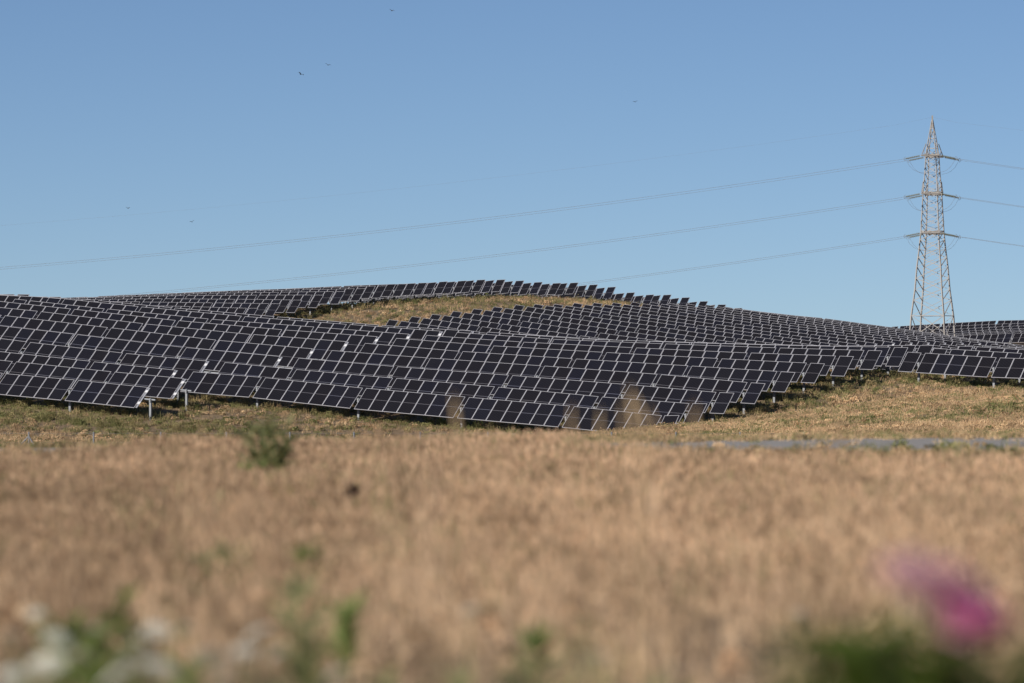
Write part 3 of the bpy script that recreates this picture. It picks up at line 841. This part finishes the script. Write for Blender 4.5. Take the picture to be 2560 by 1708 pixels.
end_strip = np.exp(-((pxx - right_end - 40) / 60.0) ** 2) * ((kk > 1) & (kk < 12))
tint = np.clip(0.24 + 0.70 * g1, 0, .9)
tint = np.where(in_near | in_far, np.maximum(tint, 0.35 + 0.45 * under), tint)
tint = np.maximum(tint, 0.9 * near_rows + 0.3 * g1 * near_rows); tint = np.maximum(tint, 0.65 * end_strip)
tint = np.where((Y > 560) & ~in_far, np.clip(0.42 + 0.38 * g1, 0.1, .9), tint) + nrs.normal(0, .10, len(X))
tint = np.where(nrs.random_sample(len(X)) < np.clip(tint * 1.05, 0.02, .97), nrs.uniform(.7, 1, len(X)), nrs.uniform(0, .18, len(X)))
val = 0.5 + 0.25 * patch(X, Y, 12, 8) + nrs.normal(0, .24, len(X)) + np.where(pxx > 1700, 0.12, -0.05)
sc_ = np.clip(1.0 + 0.22 * patch(X, Y, 9, 9) + nrs.normal(0, .22, len(X)), .4, 1.8) * np.where(Y < 140, 0.42, np.where(Y < 255, 0.7, 1.0)) * np.where(Y > 560, 1.25, 1.0)
sc_ = np.where(in_near | in_far, np.minimum(sc_, 1.25), sc_)
dens = np.clip(0.72 + 0.4 * patch(X, Y, 5, 3), 0.2, 1)
keep = (nrs.random_sample(len(X)) < dens)
scatter('hill_grass', 'dry and green grass covering the slopes around the solar panels', 'grass', np.stack([X, Y, ground(X, Y)], 1)[keep], sc_[keep], tint[keep], val[keep], HILL)

# taller green weeds in the shelter of the tables, where the rows can be seen from below
ROWW = bpy.data.collections.new('row_weeds'); SRC_CUR = ROWW
for s in range(4): leafy_mesh('row_weed', 110, 0.46, 0.40, 0.085, M_HILLGRASS, 500 + s)
for s in range(3): tuft_mesh('row_tuft', 30, 0.42, 0.5, 0.30, 0.02, 0.5, M_HILLGRASS, 0.2, 520 + s)
wx_, wy_ = [], []
def row_strip(k, x0, x1, per_m, back=3.0, front=-0.5):
    a, b = top_t(k, x0), top_t(k, x1); n = int((b - a) * per_m)
    for q in range(n):
        t_ = rnd.uniform(a, b); off = rnd.uniform(front, back)
        p_ = BV * (ck(k) + off) + AV * t_; wx_.append(p_.x); wy_.append(p_.y)
for k, x0, x1 in ((0, -60, 430), (1, 330, 520), (2, 430, 1720), (9, 2240, 2640), (-1, -60, 700)): row_strip(k, x0, x1, 6.5)
for k, (xs, xe) in B_SE.items():
    if k > 2: row_strip(k, xe - 190, xe + 55, 7, 3.2, -0.5)
for j, (xe, ye) in enumerate(F_TR): row_strip(41 + j, xe - 60, xe + 30, 9 if j < 10 else 4, 3.2, -0.1)
wx_, wy_ = np.array(wx_), np.array(wy_)
wt = np.clip(0.72 + 0.25 * patch(wx_, wy_, 6, 1) + nrs.normal(0, .12, len(wx_)), .2, 1)
wv = np.clip(0.45 + nrs.normal(0, .2, len(wx_)), 0, 1)
ws = np.clip(0.85 + 0.25 * patch(wx_, wy_, 4, 2) + nrs.normal(0, .2, len(wx_)), .4, 1.45) * np.where(wy_ > 560, 1.15, 1.0)
scatter('row_weeds', 'dark green weeds growing below and beside the solar panel rows', 'weeds', np.stack([wx_, wy_, ground(wx_, wy_)], 1), ws, wt, wv, ROWW)

# ------------------------------------------------------------------ single plants of the foreground
def leaf_mesh(name, L, W, material, fold=0.25):
    V = [(0, 0, 0)]; F = []; n = 5
    for i in range(1, n):
        f = i / n; w = W / 2 * math.sin(math.pi * f ** 0.8); z = fold * L * 0.4 * f * f
        V += [(-w, L * f, -z + w * 0.3), (0, L * f, -z), (w, L * f, -z + w * 0.3)]
    V.append((0, L, -fold * L * 0.4))
    for i in range(n - 1):
        b = 1 + 3 * i
        if i == 0: F += [(0, b + 1, b), (0, b + 2, b + 1)]
        else:
            a = b - 3; F += [(a, a + 1, b + 1, b), (a + 1, a + 2, b + 2, b + 1)]
    b = 1 + 3 * (n - 2); t = len(V) - 1; F += [(b, b + 1, t), (b + 1, b + 2, t)]
    return from_data(name, V, F, material, smooth=True)
LEAF_BUSH = leaf_mesh('leaf', 0.11, 0.026, M_LEAF); LEAF_WEED = leaf_mesh('leaf', 0.13, 0.030, M_WEED); LEAF_OLIVE = leaf_mesh('leaf', 0.12, 0.02, M_OLIVE)
def put_leaf(me, parent, p, d, s, name='leaf'):
    o = mesh_obj(name, me, parent); up = Vector((rnd.gauss(0, .3), rnd.gauss(0, .3), 1))
    y = d.normalized(); x = y.cross(up).normalized(); z = x.cross(y)
    m = basis(x, y, z, p); o.matrix_local = m @ Matrix.Diagonal((s, s, s, 1)); return o
def stalk(parent, p0, p1, r, material, bend=0.05, name='stem'):
    p0, p1 = Vector(p0), Vector(p1); b = Vector((rnd.gauss(0, bend), rnd.gauss(0, bend), 0))
    pts = [p0.lerp(p1, f) + b * math.sin(math.pi * f) for f in (0, .25, .5, .75, 1)]
    return mesh_obj(name, from_data(name, *tube_data(pts, [r, r * .9, r * .8, r * .7, r * .5], 6), material, smooth=True), parent), pts
def field_point(x, D):
    X = (x - CX) / FPX * D; return Vector((X, D, gz(X, D)))
# pink flowering bush
b0 = field_point(2330, 8.2)
bush = thing('flowering_bush', 'green leafy bush with pink flowers standing in the dry grass', 'bush', b0)
petal = leaf_mesh('petal', 0.040, 0.034, M_PINK, -0.3); petal2 = leaf_mesh('petal', 0.036, 0.030, M_PALEPINK, -0.3)
tips = []
for i in range(19):
    a = rnd.uniform(0, 6.28); rr = rnd.uniform(0.01, 0.11); h = rnd.uniform(0.575, 0.655)
    e = (math.cos(a) * rr * 2.3 - 0.02, math.sin(a) * rr * 1.8, h - abs(math.cos(a)) * rr * .35)
    _, pts = stalk(bush, (math.cos(a) * rr * .4, math.sin(a) * rr * .4, -0.05), e, 0.005, M_STEM, 0.02)
    for q in range(15):
        f = rnd.uniform(0.25, 1.0) if q < 4 else rnd.uniform(.78, 1.0); p = Vector(pts[0]).lerp(Vector(pts[-1]), f)
        aa = rnd.uniform(0, 6.28); d = Vector((math.cos(aa), math.sin(aa), rnd.uniform(-0.2, 0.5)))
        put_leaf(LEAF_BUSH, bush, p, d, rnd.uniform(1.0, 1.7))
def blossom(px, py, D, me, s, n=9):
    w = at_depth(px, py, D); c = w - b0
    fl = None
    st, _ = stalk(bush, (c.x * 0.3, c.y * 0.3, max(0.1, c.z - 0.35)), c, 0.004, M_STEM, 0.01)
    core = mesh_obj('flower', from_data('flower', *tube_data([(0, 0, -0.01), (0, 0, 0.0), (0, 0, 0.012)], [0.004, 0.009, 0.004], 8), M_PALEPINK), bush)
    core.location = c
    for i in range(n):
        a = i * 2.399; el = 0.15 + 0.75 * (i / n)
        d = Vector((math.cos(a) * math.cos(el), math.sin(a) * math.cos(el), math.sin(el)))
        put_leaf(me, core, Vector((0, 0, 0)), d, s * rnd.uniform(.85, 1.15), 'petal')
for (px, py, pale) in ((2432, 1555, 0), (2455, 1580, 0), (2410, 1585, 0), (2440, 1610, 0), (2400, 1545, 0), (2350, 1470, 1), (2320, 1490, 1), (2375, 1500, 1), (2290, 1465, 1), (2395, 1520, 1), (2335, 1520, 1), (2250, 1450, 1)):
    blossom(px, py, 8.2 + rnd.uniform(-.12, .12), petal2 if pale else petal, 1.35 if not pale else 1.4, 15)
# white umbels
GU = 'white flower umbels in the foreground grass'
UMB = None
def umbel_mesh():
    parts = []
    r = random.Random(5)
    for i in range(46):
        a = i * 2.399; q = math.sqrt(i / 46) * 0.042; z = 0.012 * (1 - (q / 0.042) ** 2) + r.uniform(-.002, .002)
        s = 0.006
        n = 6; V = [(q * math.cos(a) + s * math.cos(t * 6.283 / n), q * math.sin(a) + s * math.sin(t * 6.283 / n), z) for t in range(n)] + [(q * math.cos(a), q * math.sin(a), z + 0.004), (q * math.cos(a), q * math.sin(a), z - 0.003)]
        parts.append((V, [(t, (t + 1) % n, n) for t in range(n)] + [((t + 1) % n, t, n + 1) for t in range(n)]))
    return from_data('flower_head', *join(parts), M_UMBEL)
UMB = umbel_mesh()
desc = ['lone small', 'broad creamy', 'flat creamy', 'tall pale', 'leaning creamy', 'large creamy', 'bright white', 'pinkish white', 'low wide', 'half hidden', 'single white', 'low pale', 'bright lone', 'small cream']
for i, (x, y, s) in enumerate(((90,1536,.8),(142,1599,1.3),(120,1662,1.4),(392,1577,1.2),(354,1612,1.1),(528,1648,1.5),(643,1585,1.2),(610,1630,1.0),(403,1675,1.5),(289,1697,1.3),(1176,1525,.8),(839,1692,1.0),(1999,1536,.75),(1500,1643,.8),(30,1690,1.1),(200,1640,.9),(240,1575,.7),(470,1570,.7),(690,1640,.8),(330,1660,1.0),(560,1690,1.0),(30,1590,.8))):
    D = 0.70 * FPX / (y - HORIZ); w = at_depth(x, y, D); base = Vector((w.x, w.y + 0.03, gz(w.x, w.y)))
    t = thing('umbel_flower', 'white umbel flower on a thin stem in the dry foreground grass', 'flower', base, GU)
    c = w - base
    stalk(t, (0, 0, -0.04), c, 0.0035, M_STEM, 0.015)
    h = mesh_obj('flower_head', UMB, t); h.location = c; s *= .78; h.scale = (s, s, s); h.rotation_euler = (rnd.uniform(.1, .6), rnd.gauss(0, .25), rnd.uniform(0, 6))
    for q in range(3):
        a = rnd.uniform(0, 6.28); put_leaf(LEAF_OLIVE, t, c * rnd.uniform(.2, .7), Vector((math.cos(a), math.sin(a), .5)), rnd.uniform(.5, .8))
# green weeds
GW = 'fresh green weeds in the foreground grass'
for i, (x, y, hgt, n, me) in enumerate(((545,1262,.25,14,LEAF_OLIVE),(577,1385,.22,22,LEAF_OLIVE),(510,1390,.2,18,LEAF_OLIVE),(773,1368,.22,20,LEAF_WEED),(305,1508,.22,22,LEAF_BUSH),(163,1560,.2,20,LEAF_WEED),
        (234,1540,.18,18,LEAF_WEED),(855,1512,.2,22,LEAF_WEED),(762,1590,.26,26,LEAF_OLIVE),(1334,1552,.16,18,LEAF_WEED),(740,1500,.24,18,LEAF_OLIVE),(240,1660,.2,18,LEAF_WEED),(1360,1650,.2,18,LEAF_OLIVE),(1150,1700,.2,18,LEAF_OLIVE),(60,1610,.16,14,LEAF_OLIVE),(330,1560,.16,16,LEAF_OLIVE),(440,1500,.15,14,LEAF_OLIVE),(470,1610,.16,14,LEAF_WEED),(660,1660,.16,16,LEAF_OLIVE),(700,1430,.16,14,LEAF_OLIVE),(800,1440,.16,14,LEAF_OLIVE),(420,1430,.14,12,LEAF_OLIVE),(960,1600,.14,12,LEAF_OLIVE),(1010,1670,.15,12,LEAF_WEED),(1300,1600,.15,14,LEAF_OLIVE),(1700,1660,.15,14,LEAF_OLIVE),(1620,1600,.12,10,LEAF_OLIVE))):
    D = 0.74 * FPX / (y - HORIZ); p = field_point(x, D); hgt *= 1.15; n = int(n * 2.2)
    t = thing('green_weed', {id(LEAF_OLIVE): 'low olive green weed among the dry foreground straw', id(LEAF_WEED): 'low fresh bright green weed among the dry foreground straw', id(LEAF_BUSH): 'low dark green weed behind a bright one in the straw'}[id(me)], 'weed', p, GW)
    stalk(t, (0, 0, -0.03), (rnd.gauss(0, .02), 0, hgt), 0.004, M_STEM, 0.01)
    for q in range(n):
        a = rnd.uniform(0, 6.28); z = hgt * rnd.uniform(.05, 1)
        put_leaf(me, t, Vector((0, 0, z)), Vector((math.cos(a), math.sin(a), rnd.uniform(.2, 1.4))), rnd.uniform(.6, 1.1) * (hgt / .2) ** .5)
# tall olive weed standing above the field edge
p = field_point(675, 44); t = thing('tall_weed', 'tall olive green weed rising above the far edge of the dry field', 'weed', p)
for i in range(12):
    a = rnd.uniform(0, 6.28); e = Vector((math.cos(a) * rnd.uniform(.02, .19), math.sin(a) * .10, rnd.uniform(.36, .66)))
    _, pts = stalk(t, (e.x * .3, e.y * .3, -0.04), e, 0.006, M_STEM, 0.02)
    for q in range(20):
        f = rnd.uniform(.3, 1); aa = rnd.uniform(0, 6.28)
        put_leaf(LEAF_OLIVE, t, Vector(pts[0]).lerp(Vector(pts[-1]), f), Vector((math.cos(aa), math.sin(aa), rnd.uniform(.3, 1.2))), rnd.uniform(1.1, 2.0))
p = field_point(640, 43); t = thing('leafy_weed', 'bright green leafy weed at the foot of the tall olive weed', 'weed', p)
for i in range(5):
    a = rnd.uniform(0, 6.28); e = Vector((math.cos(a) * .12, math.sin(a) * .05, rnd.uniform(.24, .40)))
    _, pts = stalk(t, (0, 0, -.04), e, .005, M_STEM, .01)
    for q in range(11):
        aa = rnd.uniform(0, 6.28); put_leaf(LEAF_WEED, t, Vector(pts[0]).lerp(Vector(pts[-1]), rnd.uniform(.2, 1)), Vector((math.cos(aa), math.sin(aa), rnd.uniform(.3, 1.2))), rnd.uniform(.7, 1.2))
# tall dry stalks in front of the lowest row
GS = 'tall dry stalks in front of the lowest panels'
HEAD = from_data('seed_head', *tube_data([(0, 0, -.07), (0, 0, -.03), (0, 0, .03), (0, 0, .08)], [.002, .007, .006, .001], 6), M_DRYSTEM, smooth=True)
for i, (x, y, D) in enumerate(((1430,1072,27),(1500,1076,28),(1560,1058,26),(1585,1036,25),(1605,1026,26),(1640,1062,28),(1740,1074,25),
        (1142,1046,26),(2100,1076,28),(2400,1072,27),(440,1098,30))):
    D *= 0.72; w = at_depth(x, y + 6, D); base = Vector((w.x + rnd.gauss(0, .03), w.y, gz(w.x, w.y)))
    t = thing('dry_stalk', 'tall bleached grass stalk rising above the foreground field edge', 'stalk', base, GS)
    for q in range(1):
        e = w - base + (Vector((0, 0, 0)) if q == 0 else Vector((rnd.gauss(0, .035), rnd.gauss(0, .03), -rnd.uniform(0.02, .22))))
        stalk(t, (rnd.gauss(0, .01), 0, -0.04), e, 0.0032, M_DRYSTEM, 0.02)
        h = mesh_obj('seed_head', HEAD, t); h.location = e; h.rotation_euler = (rnd.gauss(0, .3), rnd.gauss(0, .3), 0)
        s = rnd.uniform(.9, 1.5); h.scale = (s, s, s)
# stones
def stone(x, y, size, material, label, seed):
    D = (CAMH - 0.04) * FPX / (y - HORIZ); p = field_point(x, D)
    bm = bmesh.new(); bmesh.ops.create_icosphere(bm, subdivisions=3, radius=1); r = random.Random(seed)
    dirs = [(Vector((r.gauss(0, 1), r.gauss(0, 1), r.gauss(0, 1))).normalized(), r.uniform(.55, .9)) for _ in range(9)]
    for v in bm.verts:
        for d, h in dirs:
            q = v.co.dot(d)
            if q > h: v.co -= d * (q - h) * .8
        v.co = Vector((v.co.x * size[0], v.co.y * size[1], v.co.z * size[2] + size[2] * .55))
    me = bpy.data.meshes.new('field_stone'); bm.to_mesh(me); bm.free(); me.materials.append(material)
    o = mesh_obj('field_stone', me); o.location = p; tag(o, label, 'stone')
stone(322, 1428, (.10, .08, .07), M_STONE, 'dark grey stone lying in the foreground straw', 1)
stone(262, 1440, (.06, .06, .04), M_STONE, 'smaller grey stone beside the dark one in the straw', 2)
stone(860, 1402, (.07, .06, .06), M_STONE, 'brownish grey stone in the straw beside a green weed', 3)
stone(668, 1385, (.16, .10, .06), M_PALESTONE, 'pale flat stone between olive green weeds', 4)

# ------------------------------------------------------------------ birds
def bird(x, y, D, span, roll, label):
    c = at_depth(x, y, D)
    body = [(0, -.17, 0), (.035, -.05, .01), (.04, .06, .02), (0, .17, .0), (-.04, .06, .02), (-.035, -.05, .01), (0, 0, -.05), (0, .0, .05)]
    bf = [(0, 1, 7), (1, 2, 7), (2, 3, 7), (3, 4, 7), (4, 5, 7), (5, 0, 7), (1, 0, 6), (2, 1, 6), (3, 2, 6), (4, 3, 6), (5, 4, 6), (0, 5, 6)]
    t = thing('bird', label, 'bird', c, 'birds high in the sky'); t.rotation_euler = (0.2, roll, rnd.uniform(-1, 1)); t.scale = (.62, .62, .62)
    mesh_obj('body', from_data('body', body, bf, M_BIRD), t)
    for s in (-1, 1):
        w = [(s * .03, .09, .01), (s * .03, -.06, .01), (s * span * .28, .10, .10), (s * span * .27, -.05, .09), (s * span * .5, -.03, .06), (s * .03, .02, -.008), (s * span * .27, .02, .07)]
        f = [(0, 1, 3, 2), (2, 3, 4), (0, 2, 6, 5), (1, 5, 6, 3), (2, 4, 6), (3, 6, 4)]
        mesh_obj('wing', from_data('wing', w, f if s > 0 else [q[::-1] for q in f], M_BIRD), t)
for i, (x, y, sp) in enumerate(((752, 186, .66), (820, 163, .6), (979.5, 27, .64), (480, 555, .5), (320, 521, .5), (1588, 255, .58))):
    bird(x, y, 300 + 12 * i, sp, rnd.uniform(-.6, .6), 'tiny dark bird flying high above the solar panels')

print('trackers', TRACK_COUNT[0], 'objects', len(bpy.data.objects))
